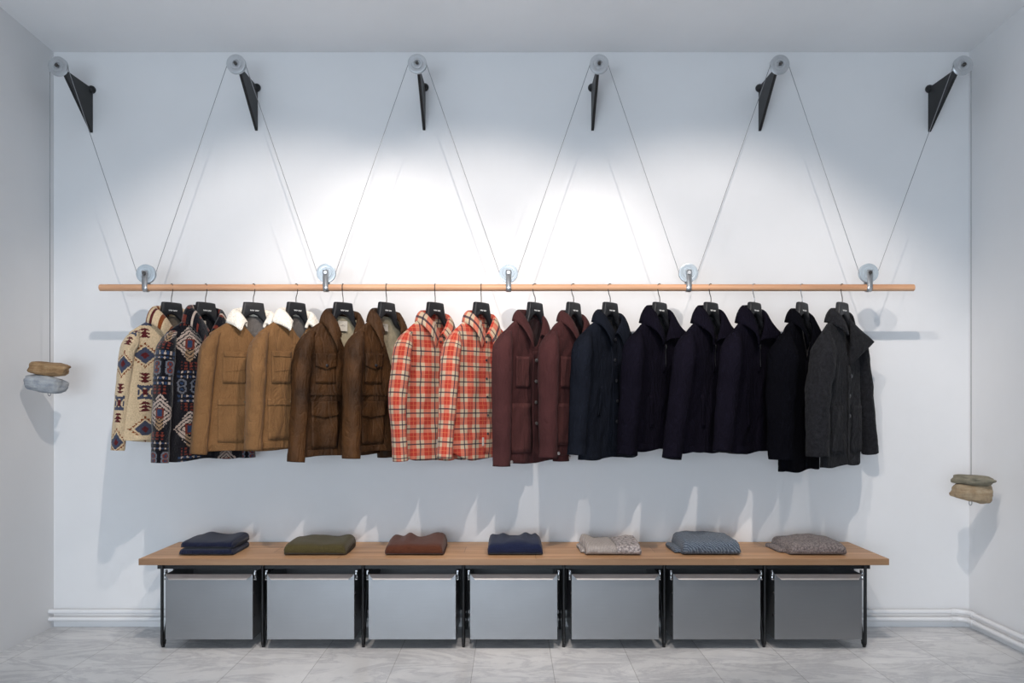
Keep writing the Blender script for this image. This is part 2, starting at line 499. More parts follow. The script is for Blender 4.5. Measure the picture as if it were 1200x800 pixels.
        mb.grid(rows, True, lambda i, j: (2*PI*j/N*.052 + .3 + (0 if side < 0 else .21), -ln*i/M))
        if side > 0: mb.f = [tuple(reversed(f)) for f in mb.f]; mb.uv = [tuple(reversed(u)) for u in mb.uv]
        if pat:
            mb.col = []
            for i in range(M):
                for j in range(N):
                    an = ((2*PI*(j+.5)/N + PI*1.22) % (2*PI)) - PI
                    mb.col.append(pat(an*.048, -ln*(i+.5)/M))
        o = mb.build('sleeve', mats, s.root, smooth=True, solid=.0035, solid_off=-1, mat_off=1 if len(mats) > 1 else 0)
        s.cuff_info = getattr(s, 'cuff_info', {}); s.cuff_info[side] = (cx*side, fwd*1.2, -sl, .050*rr*cuffr)
        return o
    def patch(s, name, mat, x0, x1, z0, z1, off=.004, th=.003, n=10, shape=None, parent=None, uvo=(0,0)):
        rows = []
        for i in range(n+1):
            row = []
            for j in range(n+1):
                a, b = j/n, i/n
                x, z = lerp(x0, x1, a), lerp(z0, z1, b)
                if shape: x, z = shape(x, z, a, b)
                row.append((x, s.F(x, z) - off, z))
            rows.append(row)
        mb = MB(); mb.grid(rows, False, lambda i, j: (rows[i][j][0] + uvo[0], rows[i][j][2] + uvo[1]))
        return mb.build(name, mat, parent or s.root, smooth=True, solid=th, solid_off=1 if False else 0)
    def button(s, x, z, mat, r=.0075, off=.010, y=None):
        mb = MB(); yy = (s.F(x, z) if y is None else y) - off
        mb.lathe([(0, -.0025), (r*.7, -.0028), (r, -.001), (r, .0025), (0, .0025)], (x, yy, z), 14)
        return mb.build('button', mat, s.root, smooth=True, angle=.8)
    def collar(s, mat, stand=.032, fall=.055, pt=(.045, -.018, -.050), ptr=None, th=.005, back_fall=.042, nsub=16, wave=.004, front_stand=.45, name='collar', sides=(-1, 1), spread=.055, pat=None, tend=2.0):
        rows = []
        nb, nf = 14, 14
        def prof(side, tpos):
            # tpos 0 = centre back, 1 = side of neck, 2 = front end
            if tpos <= 1:
                be = tpos * PI/2
                base = Vector((side*s.xn*math.sin(be), .026*math.cos(be), .012*math.cos(be)))
                out = Vector((side*math.sin(be), math.cos(be), 0))
                up = stand * lerp(1.15, 1.0, tpos)
                fl = lerp(back_fall, spread, tpos)
                edge = base + out*fl*.72 + Vector((0, 0, lerp(-.028, -.026, tpos) - (fl-.05)*.4))
                lean = out * .006
            else:
                t = tpos - 1; x = side*lerp(s.xn, 0, t) + s.xv*t + side*s.xo*t
                z = -s.V * (t ** 1.12)
                base = Vector((x, s.F(x, z) - .003 if t > .08 else lerp(0, s.F(x, z), t/.08), z))
                o1 = Vector((side, 0, 0)); o2 = Vector((side*.65, -.75, 0))
                out = o1.lerp(o2, sm(t*1.4)).normalized()
                up = stand * lerp(1.0, front_stand, sm(t))
                pv = (ptr if (ptr and side > 0) else pt); pv = Vector((pv[0]*side, pv[1], pv[2]))
                e0 = Vector((side*spread*.72, 0, -.026 - (spread-.05)*.4))
                edge = base + e0.lerp(pv, sm(t/(tend-1))) + Vector((0, -.02*math.sin(PI*t), 0))
                lean = out * lerp(.006, .010, t)
            top = base + Vector((0, 0, up)) + lean
            j = wave * noise.noise(Vector((tpos*4, side*2, s.seed)))
            m1 = top.lerp(edge, .18) + Vector((0, 0, .006)) + out*.006
            m2 = top.lerp(edge, .55) + out*(.010 + j) + Vector((0, 0, .004))
            return [base, base.lerp(top, .55), top, m1, m2, edge + out*j]
        for side in sides:
            pass
        seq = [(-1, tend - tend*i/(nb+nf)) for i in range(nb+nf)] + [(1, tend*i/(nb+nf)) for i in range(nb+nf+1)]
        if sides == (-1,): seq = [q for q in seq if q[0] < 0 or q[1] <= 1.1]
        for sd, tp in seq: rows.append(prof(sd, tp))
        mb = MB(); mb.grid(rows, False, lambda i, j: (i*.012, j*.014))
        if pat: 
            mb.col = []
            for i in range(len(rows)-1):
                for j in range(5): mb.col.append(pat(i*.011, j*.013 - .2))
        mats = mat if isinstance(mat, (list, tuple)) else [mat]
        return mb.build(name, mats, s.root, smooth=True, subsurf=1, solid=th, solid_off=0)

def hanger(hx, th, metal, desc, n, tilt=0.):
    root = empty('clothes_hanger', (hx, ROD_Y, HPS), th)
    mb = MB(); N = 24; rows = []
    # centre block narrowing to the shoulder arms, one continuous moulded bar
    xs = [-.158, -.152, -.138, -.115, -.09, -.068, -.058, -.052, -.047, -.040, -.02, 0, .02, .040, .047, .052, .058, .068, .09, .115, .138, .152, .158]
    for x in xs:
        ax = abs(x)
        if ax <= .047: zt = .078 - .002*(ax/.047)**4; zb = .020 - .034*(ax/.047)**2
        elif ax <= .068:
            q = (ax-.047)/.021; zt = lerp(.074, -.020, q**.8); zb = -.016 - .024*q
        else:
            q = (ax-.068)/.112; zt = lerp(-.020, -.088, q); zb = lerp(-.040, -.106, q)
        ty = .012 if ax < .06 else lerp(.010, .007, (ax-.06)/.10)
        if ax > .153: ty *= .55
        c, h = (zt+zb)/2, (zt-zb)/2
        row = []
        for k in range(16):
            a = 2*PI*k/16; cc, ss = math.cos(a), math.sin(a)
            row.append((x, ty*math.copysign(abs(cc)**.5, cc), c + h*math.copysign(abs(ss)**.45, ss)))
        rows.append(row)
    mb.grid(rows, True)
    mb.f.append(tuple(range(16))); mb.m.append(0); b = (len(xs)-1)*16; mb.f.append(tuple(reversed(range(b, b+16)))); mb.m.append(0)
    mb.uv = []
    mb.build('hanger_bar', HANGER, root, smooth=True, angle=.9)
    # hook turned square to the rod
    ca, sa = math.cos(-th + tilt), math.sin(-th + tilt)
    R = ROD_R + .0022; zc = ROD_Z - HPS
    pts = [(0, 0, .074), (0, .002, .088), (0, .0, .102), (0, -.010, .118)]
    for k in range(15):
        a = PI*(1.12 - 1.22*k/14); pts.append((0, R*math.cos(a), zc + R*math.sin(a)))
    pts.append((0, R + .003, zc - .012))
    pts = [(-p[1]*sa + p[0]*ca, p[1]*ca + p[0]*sa, p[2]) for p in pts]
    hk = MB(); hk.tube(pts, .0021, 8); hk.build('hook', metal, root, smooth=True)
    # tiny two-word white print, only readable as strokes at this size
    pr = MB(); x = -.0195
    for w, hgt in ((.0038, 1), (.0042, .8), (.0036, 1), (.0042, .9), (0, 0), (.0040, 1), (.0034, .85), (.0042, 1), (.0036, .9)):
        if w == 0: x += .0035; continue
        pr.box(x, x+w*.42, -.0127, -.0119, .034, .034 + .0065*hgt); pr.box(x+w*.42, x+w, -.0127, -.0119, .034 if hgt > .9 else .037, .0365 if hgt > .9 else .0395)
        x += w + .0011
    pr.build('printed_mark', WHITEMARK, root)
    tag(root, n, 'hanger', 'black hangers on the clothes rod')
    return root

G = 'jackets and shirts on the clothes rod'
# hook px, leftmost px, cuff px, hem px, yaw
SPEC = [(201, 131, 528, 517, 50), (241, 178, 542, 540, 54), (297, 223, 532, 529, 37), (347, 288, 527, 526, 51), (402, 338, 541, 535, 44), (453, 404, 537, 530, 54),
        (510, 459, 540, 538, 49), (564, 514, 537, 536, 50), (627, 581, 546, 543, 50), (672, 636, 536, 534, 53), (715, 669, 533, 538, 46), (773, 727, 533, 528, 46),
        (833, 780, 537, 531, 43), (884, 840, 529, 531, 45), (940, 907, 538, 553, 48), (987, 948, 535, 547, 45)]
def geo(i):
    hk, lp, cp, hp, th = SPEC[i]; th = math.radians(th); X0 = wx(hk, ROD_Y); p = (lp - CX) / F_PX
    d0 = CAM_D + ROD_Y
    w = (X0 - d0*p) / (math.cos(th) - p*math.sin(th))
    sl = HPS - wz(cp, ROD_Y - (w-.04)*math.sin(th)); L = HPS - wz(hp, ROD_Y - .17*math.sin(th))
    return X0, th, w, sl, L
def new(i, name, label, cat, **kw):
    X0, th, w, sl, L = geo(i)
    dx = kw.get('dx', 0); root = empty(name, (X0 + dx*math.cos(th), ROD_Y + dx*math.sin(th), HPS), th); tag(root, label, cat, G)
    kw.setdefault('seed', i*1.37 + .5); kw['L'] = L
    g = Garment(kw, root); g.w = w + dx; g.sl = sl
    return g
def neck_label(g, x, z, w=.040, h=.044, mat=LABELW):
    y = g.B(x, z) - .0055
    mb = MB(); mb.box(x-w/2, x+w/2, y-.0015, y, z-h/2, z+h/2); o = mb.build('neck_label', mat, g.root)
    m = MB()
    for k, (a, b) in enumerate(((-.28, .0), (-.1, .12), (.06, .25))):
        m.box(x+a*w, x+b*w, y-.0022, y-.0014, z-.002+.004*(k % 2), z+.001+.004*(k % 2))
    m.build('label_script', LABELMARK, o)
    return o

# 1 cream fleece
FLEECE = fabric('cream_fleece', CR, 1., .06, 60, 260, 1.0, .3, crease=.15)
g = new(0, 'fleece_jacket', 'cream patterned fleece jacket with rust and slate diamonds at the far left of the rod', 'jacket', V=.075, wr=.8, sh=.205, ah=.228)
g.body([AZTEC1, CREAM_LIN], N=100, M=130, pat=cream_pat, uoff=.139)
for sd, w in ((-1, g.w - .016), (1, .27)): g.sleeve(sd, [AZTEC1, CREAM_LIN], w, g.sl - (.0 if sd < 0 else .01), N=64, M=120, pat=cream_pat, rr=.78, fwd=.030 if sd < 0 else 0)
g.collar(AZTEC1, stand=.045, fall=.05, pt=(.05, -.02, -.03), spread=.06, th=.010, pat=lambda u, z: (RUST if (u*55) % 4 < .9 else MRN if (u*55) % 7 < .6 else CR))
g.patch('hem_band', FLEECE, -.20, .20, -g.L + .006, -g.L + .028, .004, .006)
zp = g.patch('zip', CREAM_LIN, -.006, .006, -g.L+.02, -.085, .005); 
# 2 black fleece
g = new(1, 'fleece_jacket', 'black patterned fleece jacket with white, blue and rust motifs, second from left', 'jacket', V=.085, wr=.8, sh=.205, ah=.222)
g.body([AZTEC2, DARKLIN], N=100, M=130, pat=black_pat)
for sd, w in ((-1, g.w), (1, .27)): g.sleeve(sd, [AZTEC2, DARKLIN], w, g.sl, N=64, M=120, pat=lambda u, z: black_pat(u*.9 + .1, z + .10))
g.collar(AZTEC2, stand=.05, pt=(.045, -.02, -.045), spread=.058, th=.009, pat=lambda u, z: (RD if ((u*70) % 5 < 1.1 and (z*80) % 3 < 1.6) else WH if ((u*70+2) % 9 < .8) else BK))
g.patch('zip', DARKLIN, -.006, .006, -g.L+.02, -.09, .005)
neck_label(g, 0, -.025, .03, .03)
# 3, 4 tan canvas with sherpa collar
for i, lab, sd0 in ((2, 'tan canvas work jacket with white sherpa collar hanging beside the black patterned fleece', 4.1), (3, 'tan canvas work jacket with white sherpa collar hanging beside the dark brown jacket', 7.7)):
    g = new(i, 'work_jacket', lab, 'jacket', seed=sd0, V=.10, wr=.9, sh=.21, ah=.23, crisp=1)
    g.body([TAN, GREYLIN])
    for sd, w in ((-1, g.w), (1, .28)): g.sleeve(sd, [TAN, GREYLIN], w, g.sl, cuff=.07)
    c = g.collar(SHERPA, stand=.035, pt=(.040, -.014, -.022), spread=.064, th=.014, back_fall=.05, wave=.010, tend=1.52)
    c['label'] = 'white sherpa collar'
    g.patch('placket', TAN, -.022, .016, -g.L+.006, -.115, .004)
    for s_ in (-1, 1):
        pk = g.patch('chest_pocket', TAN, s_*.155, s_*.045, -.315, -.165, .004, .003)
        g.patch('pocket_welt', TAN, s_*.150, s_*.050, -.190, -.168, .0075, .003, parent=pk)
        g.patch('pocket_seam', TAN, s_*.140, s_*.05, -.262, -.257, .0065, .003, shape=lambda x, z, a, b: (x, z + .012*a), parent=pk)
        lp = g.patch('hand_pocket', TAN, s_*.175, s_*.035, -g.L+.045, -.395, .004, .003)
        g.patch('pocket_flap', TAN, s_*.178, s_*.032, -.418, -.388, .0075, .004, parent=lp)
        g.button(s_*.055, -.403, BRASS, .006, .013)
    g.patch('hem_band', TAN, -.20, .20, -g.L+.004, -g.L+.034, .003)
# 5, 6 waxed brown field jackets
for i, lab, sd0, V, xv in ((4, 'dark brown waxed field jacket nearly closed, beside the tan work jacket', 3.3, .17, .005), (5, 'dark brown waxed field jacket open on pale lining, beside the plaid shirt', 9.2, .30, .035)):
    g = new(i, 'field_jacket', lab, 'jacket', seed=sd0, V=V, xv=xv, wr=1.35, sh=.208, ah=.228, crisp=1)
    g.body([BROWN, KHAKI])
    for sd, w in ((-1, g.w), (1, .28)): g.sleeve(sd, [BROWN, KHAKI], w, g.sl, cuff=.08)
    g.collar(BROWN, stand=.036, pt=(.040, -.014, -.070), spread=.060, th=.006, front_stand=.4, tend=1.62 if V < .2 else 1.34)
    g.patch('placket', BROWN, -.012+xv, .030+xv, -g.L+.006, -V-.012, .005)
    for s_ in (-1, 1):
        x0, x1 = s_*.160, s_*.062
        pk = g.patch('chest_pocket', BROWN, x0, x1, -.315, -.19, .005)
        g.patch('pocket_flap', BROWN, s_*.165, s_*.057, -.235, -.175, .011, .004, shape=lambda x, z, a, b: (x, z - (1-b)*.016*(1-abs(2*a-1))), parent=pk)
        lp = g.patch('hand_pocket', BROWN, s_*.185, s_*.05, -g.L+.04, -.43, .005)
        g.patch('pocket_flap', BROWN, s_*.188, s_*.047, -.465, -.40, .011, .004, shape=lambda x, z, a, b: (x, z - (1-b)*.014*(1-abs(2*a-1))), parent=lp)
        g.button(s_*.11, -.232, DARKBTN, .007, .017)
    g.patch('waist_seam', BROWN, -.2, .2, -.372, -.360, .004)
    g.patch('hem_band', BROWN, -.205, .205, -g.L+.004, -g.L+.032, .003)
    neck_label(g, .012, -.034, .052, .050)
    yk = g.depth(0, -.10, 1)
# 7, 8 plaid shirts
for i, lab, sd0 in ((6, 'coral plaid flannel shirt hanging beside the open dark brown jacket', 2.6), (7, 'coral plaid flannel shirt hanging beside the maroon jacket with silver buttons', 6.9)):
    g = new(i, 'plaid_shirt', lab, 'shirt', seed=sd0, V=.085, wr=1.15, sh=.205, ah=.225, tail=.045, D=.05)
    g.L += .015
    g.body([PLAID, PLAID], M=60, uoff=.03*i)
    for sd, w in ((-1, g.w), (1, .27)): g.sleeve(sd, [PLAID, PLAID], w if i == 7 or sd > 0 else w-.015, g.sl, bow=.02 if i == 6 and sd < 0 else 0, cuff=.07, rr=.95, cuffr=.9)
    g.collar(PLAID, stand=.026, pt=(.042, -.014, -.062), spread=.058, th=.004)
    g.patch('placket', PLAID, -.016, .018, -g.L+.03, -.09, .004, uvo=(.03*i, 0), n=24)
    for k in range(6): g.button(0, -.115 - k*.088, DARKBTN, .0055, .008)
    tb = MB(); y = g.F(-.022, -g.L+.085) - .006; tb.box(-.028, -.016, y-.002, y, -g.L+.065, -g.L+.105); tb.build('hem_tag', LABELW, g.root)
    neck_label(g, .010, -.022, .032, .030)
# 9, 10 maroon chore jackets
for i, lab, sd0 in ((8, 'maroon chore jacket with silver buttons hanging beside the plaid shirt', 5.4), (9, 'maroon chore jacket with one visible cuff button beside the dark navy overshirt', 8.3)):
    g = new(i, 'chore_jacket', lab, 'jacket', seed=sd0, V=.150 if i == 8 else .115, xv=.005, wr=.9, sh=.207, ah=.222, crisp=1, dx=-.032 if i == 8 else 0)
    g.body([MAROON, MAROON_D])
    for sd, w in ((-1, g.w), (1, .27)):
        g.sleeve(sd, [MAROON, MAROON_D], w, g.sl)
        c = g.cuff_info[sd]; g.button(c[0] - sd*.004, c[2]+.022, SILVERBTN, .0078, .008, y=c[1] - c[3])
    g.collar(MAROON, stand=.026, pt=(.036, -.020, -.060), spread=.055, th=.005, tend=1.66 if i == 8 else 1.85)
    g.patch('placket', MAROON, -.020, .020, -g.L+.005, -.160, .004)
    for k in range(4): g.button(0, -.205 - k*.100, SILVERBTN, .0085, .009)
    for s_ in (-1, 1):
        g.patch('chest_pocket', MAROON_P, s_*.14, s_*.045, -.335, -.19, .004)
        g.patch('hand_pocket', MAROON_P, s_*.165, s_*.035, -g.L+.05, -.41, .0045)
# 11 navy overshirt
g = new(10, 'overshirt', 'dark navy snap button overshirt with pointed collar beside the maroon jacket', 'jacket', V=.085, wr=1.0, sh=.21, ah=.225)
g.body([NAVY, DARKLIN])
for sd, w in ((-1, g.w), (1, .27)): g.sleeve(sd, [NAVY, DARKLIN], w, g.sl, cuff=.07)
g.collar(NAVY, stand=.030, pt=(.046, -.020, -.058), spread=.060, th=.006)
g.patch('placket', NAVY, -.022, .020, -g.L+.01, -.09, .0045)
for k in range(5): g.button(0, -.105 - k*.098, DARKBTN, .008, .010)
for s_ in (-1, 1): g.patch('pocket_welt', NAVY, s_*.125, s_*.108, -.47, -.33, .004, shape=lambda x, z, a, b, s_=s_: (x + s_*(-.02)*b, z))
# 12, 13, 14 half-zip wool
for i, lab, sd0 in ((11, 'midnight half zip wool jacket with wide open collar beside the navy overshirt', 1.9), (12, 'midnight half zip wool jacket with wide collar between its two twins', 4.9), (13, 'midnight half zip wool jacket, rightmost of the three, beside the black wool coat', 7.1)):
    g = new(i, 'half_zip_jacket', lab, 'jacket', seed=sd0, V=.125, wr=.85, sh=.21, ah=.226)
    g.body([WOOLN, DARKLIN])
    for sd, w in ((-1, g.w), (1, .27)): g.sleeve(sd, [WOOLN, DARKLIN], w, g.sl, rr=1.08)
    g.collar(WOOLN, stand=.050, pt=(.058, -.024, -.022), ptr=(.105, -.034, .022), spread=.076, th=.008, back_fall=.055, front_stand=.2, tend=1.94)
    z = g.patch('zip', DARKBTN, -.003, .003, -.235, -.128, .003)
    pl = MB(); y = g.F(0, -.135) - .008; pl.box(-.003, .003, y-.002, y+.001, -.150, -.128); pl.build('zip_pull', CHROME, z)
    g.patch('zip_placket', WOOLN, -.020, -.005, -.262, -.13, .004); 
    for s_ in (-1, 1): g.patch('pocket_welt', WOOLN, s_*.118, s_*.100, -.52, -.37, .006, .005)
    g.patch('hem_band', WOOLN, -.2, .2, -g.L+.006, -g.L+.036, .003)
# 15 black coat
g = new(14, 'wool_coat', 'longest black navy wool coat with notched collar, second from the right end', 'coat', V=.20, wr=.7, sh=.208, ah=.205)
g.body([WOOLB, DARKLIN])
for sd, w in ((-1, g.w), (1, .26)): g.sleeve(sd, [WOOLB, DARKLIN], w - (.02 if sd < 0 else 0), g.sl, rr=1.38 if sd < 0 else 1.1, bow=.018 if sd < 0 else 0)
g.collar(WOOLB, stand=.034, pt=(.060, -.016, .020), spread=.062, th=.008, back_fall=.055, front_stand=.2, tend=1.8)
for k in range(3): g.button(.012, -.24 - k*.11, DARKBTN, .010, .008)
g.patch('placket', WOOLB, -.030, -.002, -g.L+.006, -.205, .004)
# 16 charcoal coat
g = new(15, 'wool_coat', 'charcoal melange wool coat with one flared lapel at the right end of the rod', 'coat', V=.215, xv=-.005, wr=1.2, sh=.200, ah=.195)
g.body([CHAR, DARKLIN])
for sd, w in ((-1, g.w), (1, .36)): g.sleeve(sd, [CHAR, DARKLIN], w - (.035 if sd < 0 else 0), g.sl if sd < 0 else g.sl+.01, rr=1.2 if sd < 0 else .95, bow=.030 if sd < 0 else 0)
g.collar(CHAR, stand=.036, pt=(.052, -.022, -.030), spread=.064, th=.007, back_fall=.055, front_stand=.4, sides=(-1,), tend=1.36)
rows = []; A0 = Vector((.066, -.004, .030)); V0 = Vector((.0, g.F(0, -.225) - .006, -.225)); S0 = Vector((.105, .030, -.030)); T0 = Vector((.200, -.075, -.105))
for i in range(17):
    t = i/16; f = A0.lerp(V0, t) + Vector((-.006*math.sin(PI*t), -.012*math.sin(PI*t), 0)); o = S0.lerp(T0, t/.42) if t < .42 else T0.lerp(V0 + Vector((.006, -.004, 0)), (t-.42)/.58)
    rows.append([f.lerp(o, q/7) + Vector((0, -.016*math.sin(PI*q/7)*math.sin(PI*t) , .010*math.sin(PI*q/7)*(1-t))) for q in range(8)])
mb = MB(); mb.grid(rows); mb.uv = []; lo = mb.build('lapel', CHAR, g.root, smooth=True, solid=.007, solid_off=0); lo['label'] = 'wide flared lapel'
for k in range(3): g.button(.0, -.28 - k*.095, DARKBTN, .010, .009)
g.patch('placket', CHAR, -.024, .012, -g.L+.008, -.225, .005)
for s_ in (-1, 1): g.patch('hand_pocket', CHAR, s_*.165, s_*.06, -g.L+.06, -.42, .004)

HL = ['cream patterned fleece at the far left', 'black patterned fleece', 'tan jacket next to the black fleece', 'tan jacket next to the brown jacket', 'nearly closed brown field jacket',
      'open brown field jacket', 'plaid shirt next to the brown jacket', 'plaid shirt next to the maroon jacket', 'maroon jacket with silver buttons', 'maroon jacket next to the navy overshirt',
      'dark navy snap overshirt', 'half zip jacket next to the navy overshirt', 'middle one of three half zip jackets', 'half zip jacket next to the black coat', 'long black wool coat', 'charcoal coat at the right end']
for i in range(16):
    X0, th, *_ = geo(i)
    hanger(X0, th, CHROME if i in (13, 14) else HOOK, HL[i], ('chrome hooked' if i in (13, 14) else 'black') + ' hanger holding the ' + HL[i], tilt=.75 if i < 4 else (-.05 if i < 8 else -.75))

# ------------------------------------------------------------------ rod, pulleys, brackets, cable, stones
mb = MB(); xa, xb = wx(117, ROD_Y), wx(1071, ROD_Y)
mb.lathe([(0, xa), (ROD_R-.002, xa), (ROD_R, xa+.002), (ROD_R, xb-.002), (ROD_R-.002, xb), (0, xb)], (0, ROD_Y, ROD_Z), 28, 'x')
rod = mb.build('clothes_rod', WOODROD, None, smooth=True, angle=.6)
tag(rod, 'long round pale oak rod carrying all the hangers', 'clothes rod')

WR, GR = .0455, .0400
def wheel(c, mat, parent, name='wheel'):
    mb = MB(); mb.lathe([(0, -.008), (.014, -.008), (.016, -.011), (.026, -.011), (.028, -.009), (WR-.004, -.011), (WR, -.010), (WR, -.0065), (GR, -.002), (GR, .002), (WR, .0065), (WR, .010), (WR-.004, .011), (.028, .009), (.016, .011), (0, .011)], c, 40)
    return mb.build(name, mat, parent, smooth=True, angle=.5)
UP = [(68.5, 78), (277, 75.5), (489, 75), (702, 75.5), (913.5, 76), (1128, 77)]
LO = [(171.5, 321), (382.5, 320), (596, 320), (806.5, 320), (1017.5, 320)]
ordn = ['leftmost', 'second from left', 'third from left', 'third from right', 'second from right', 'rightmost']
upc, loc_ = [], []
for i, (px, py) in enumerate(UP):
    x, z = wx(px, ROD_Y), wz(py, ROD_Y); upc.append((x, z))
    r = empty('pulley_bracket', (x, 0, z))
    tag(r, 'black triangular wall bracket with steel pulley wheel, ' + ordn[i] + ' of the six', 'bracket', 'pulley brackets along the top of the wall')
    mb = MB(); t = .007
    tri = [(0, .012), (-.272, .006), (-.272, -.012), (-.004, -.216), (0, -.216)]
    vs = [(-t, a, b) for a, b in tri] + [(t, a, b) for a, b in tri]; n = len(tri)
    mb.add(vs, [tuple(range(n)), tuple(reversed(range(n, 2*n)))] + [(k, (k+1) % n, n+(k+1) % n, n+k) for k in range(n)])
    mb.build('bracket_plate', BLACK, r, bevel=.0012)
    mb = MB(); prof = [(0, -.030)] + [(.021*math.sin(PI*k/10), -.009 - .021*math.cos(PI*k/10)) for k in range(1, 10)] + [(.012, .0)]
    mb.lathe(prof, (.004 if x < 0 else -.004, 0, .005), 20); mb.build('wall_knob', BLACK, r, smooth=True)
    mb = MB(); mb.tube([(0, -.264, 0), (0, -.334, 0)], .0065, 14); ax = mb.build('axle', BOLT, r, smooth=True, angle=.6)
    w = wheel((0, ROD_Y, 0), STEELGREY, r, 'pulley_wheel')
    mb = MB(); mb.lathe([(0, -.010), (.0075, -.010), (.009, -.008), (.009, 0), (0, 0)], (0, ROD_Y-.012, 0), 6); mb.build('hub_bolt', BOLT, w)
for i, (px, py) in enumerate(LO):
    x, z = wx(px, ROD_Y), wz(py, ROD_Y); loc_.append((x, z))
    r = empty('pulley_clamp', (x, ROD_Y, z))
    tag(r, 'pale pulley wheel with steel strap clamped on the rod, ' + ['leftmost', 'second from left', 'middle one', 'second from right', 'rightmost'][i] + ' of five', 'pulley', 'pulleys clamped on the clothes rod')
    wheel((0, 0, 0), ACRYL, r, 'pulley_wheel')
    dz = ROD_Z - z; t = .0028; hw = .0125
    mb = MB(); prof = [(-.020, .013), (-.020, dz)] 
    for k in range(9):
        a = PI + PI*k/8; prof.append(((ROD_R+.0035)*math.cos(a), dz + (ROD_R+.0035)*math.sin(a)))
    prof += [(.020, dz), (.020, .013)]
    rows = [[(-hw, y, zz), (hw, y, zz)] for y, zz in prof]; mb.grid(rows); mb.uv = []
    mb.build('strap', STEELGREY, r, solid=t, solid_off=0, smooth=True, angle=.7)
    mb = MB(); mb.tube([(0, -.026, 0), (0, .026, 0)], .0085, 16); mb.build('axle_bolt', BOLT if i in (0, 4) else STEELGREY, r, smooth=True, angle=.6)

# one cable: stone - over upper, under lower ... - stone
seqc = []
for i in range(6):
    seqc.append((upc[i], 1))
    if i < 5: seqc.append((loc_[i], -1))
pts = []; CR_ = GR + .0012
STONE_L = (wx(59, ROD_Y), wz(442, ROD_Y)); STONE_R = (wx(1137.5, ROD_Y), wz(573, ROD_Y))
start = (upc[0][0] - CR_, wz(458, ROD_Y)); end = (upc[-1][0] + CR_, wz(586, ROD_Y))
ang_in = PI; pts.append(start)
for k, ((c, sgn)) in enumerate(seqc):
    if k < len(seqc)-1:
        (c2, s2) = seqc[k+1]; v = (c2[0]-c[0], c2[1]-c[1]); L = math.hypot(*v)
        de = math.atan2(v[1], v[0]) + math.asin((s2-sgn)*CR_/L); nr = (math.sin(de), -math.cos(de))
        p_out = (c[0]-sgn*CR_*nr[0], c[1]-sgn*CR_*nr[1]); p_in2 = (c2[0]-s2*CR_*nr[0], c2[1]-s2*CR_*nr[1])
        a_out = math.atan2(p_out[1]-c[1], p_out[0]-c[0])
    else: a_out = 0.0
    a0, a1 = ang_in, a_out
    if sgn > 0:
        while a1 > a0: a1 -= 2*PI
    else:
        while a1 < a0: a1 += 2*PI
    for q in range(13):
        a = lerp(a0, a1, q/12); pts.append((c[0]+CR_*math.cos(a), c[1]+CR_*math.sin(a)))
    if k < len(seqc)-1: ang_in = math.atan2(p_in2[1]-c2[1], p_in2[0]-c2[0])
pts.append(end)
cr = empty('steel_cable', (0, ROD_Y, ROD_Z))
mb = MB(); mb.tube([(p[0], 0, p[1]-ROD_Z) for p in pts], .0016, 7); mb.build('cable_run', CABLE, cr, smooth=True)
for p in (start, end):
    mb = MB(); lp = []
    for q in range(17):
        a = PI/2 + 2*PI*q/16; lp.append((p[0] - .003 + .007*math.cos(a), 0, p[1]-ROD_Z - .012 + .012*math.sin(a)))
    mb.tube([(p[0], 0, p[1]-ROD_Z+.004)] + lp, .0019, 7); mb.build('cable_loop', CABLE, cr, smooth=True)
tag(cr, 'thin steel cable zigzagging over the pulleys between two hanging stone weights', 'cable')

def stone(name, label, px, py, wpx, hpx, dpt, mat, seed, tilt, asym=0.):
    """a split, water worn slab: hull of scattered points, softened and roughened"""
    import bmesh
    rr = random.Random(seed*17 + 3); bm = bmesh.new(); w, h = wpx/242.8/2, hpx/242.8/2
    for k in range(46):
        d = Vector((rr.gauss(0, 1), rr.gauss(0, 1), rr.gauss(0, 1))).normalized()
        d = Vector(tuple(math.copysign(abs(q)**.62, q) for q in d)) * rr.uniform(.80, 1.04)
        bm.verts.new(d)
    bmesh.ops.convex_hull(bm, input=bm.verts)
    bmesh.ops.delete(bm, geom=[v for v in bm.verts if not v.link_faces], context='VERTS')
    bmesh.ops.triangulate(bm, faces=bm.faces)
    bmesh.ops.subdivide_edges(bm, edges=bm.edges, cuts=5, use_grid_fill=True)
    for _ in range(3): bmesh.ops.smooth_vert(bm, verts=bm.verts, factor=.5, use_axis_x=True, use_axis_y=True, use_axis_z=True)
    for v in bm.verts:
        c = v.co.copy()
        c *= 1 + .10*noise.noise(c*1.8 + Vector((seed*3.1,)*3)) + .045*noise.noise(c*5.5 + Vector((seed*2,)*3)) + .02*noise.noise(c*13)
        v.co = c
    lo = Vector([min(v.co[k] for v in bm.verts) for k in range(3)]); hi = Vector([max(v.co[k] for v in bm.verts) for k in range(3)])
    for v in bm.verts:
        c = Vector([2*(v.co[k]-lo[k])/(hi[k]-lo[k]) - 1 for k in range(3)])
        z = c.z*h*(1 + asym*c.x); x = c.x*w
        v.co = (x*math.cos(tilt) - z*math.sin(tilt), c.y*dpt/2, x*math.sin(tilt) + z*math.cos(tilt))
    bmesh.ops.recalc_face_normals(bm, faces=bm.faces)
    me = bpy.data.meshes.new(name); bm.to_mesh(me); bm.free(); me.materials.append(mat)
    me.polygons.foreach_set('use_smooth', [True]*len(me.polygons))
    o = link(bpy.data.objects.new(name, me)); o.location = (wx(px, ROD_Y), ROD_Y, wz(py, ROD_Y))
    return tag(o, label, 'stone', 'stone counterweights')
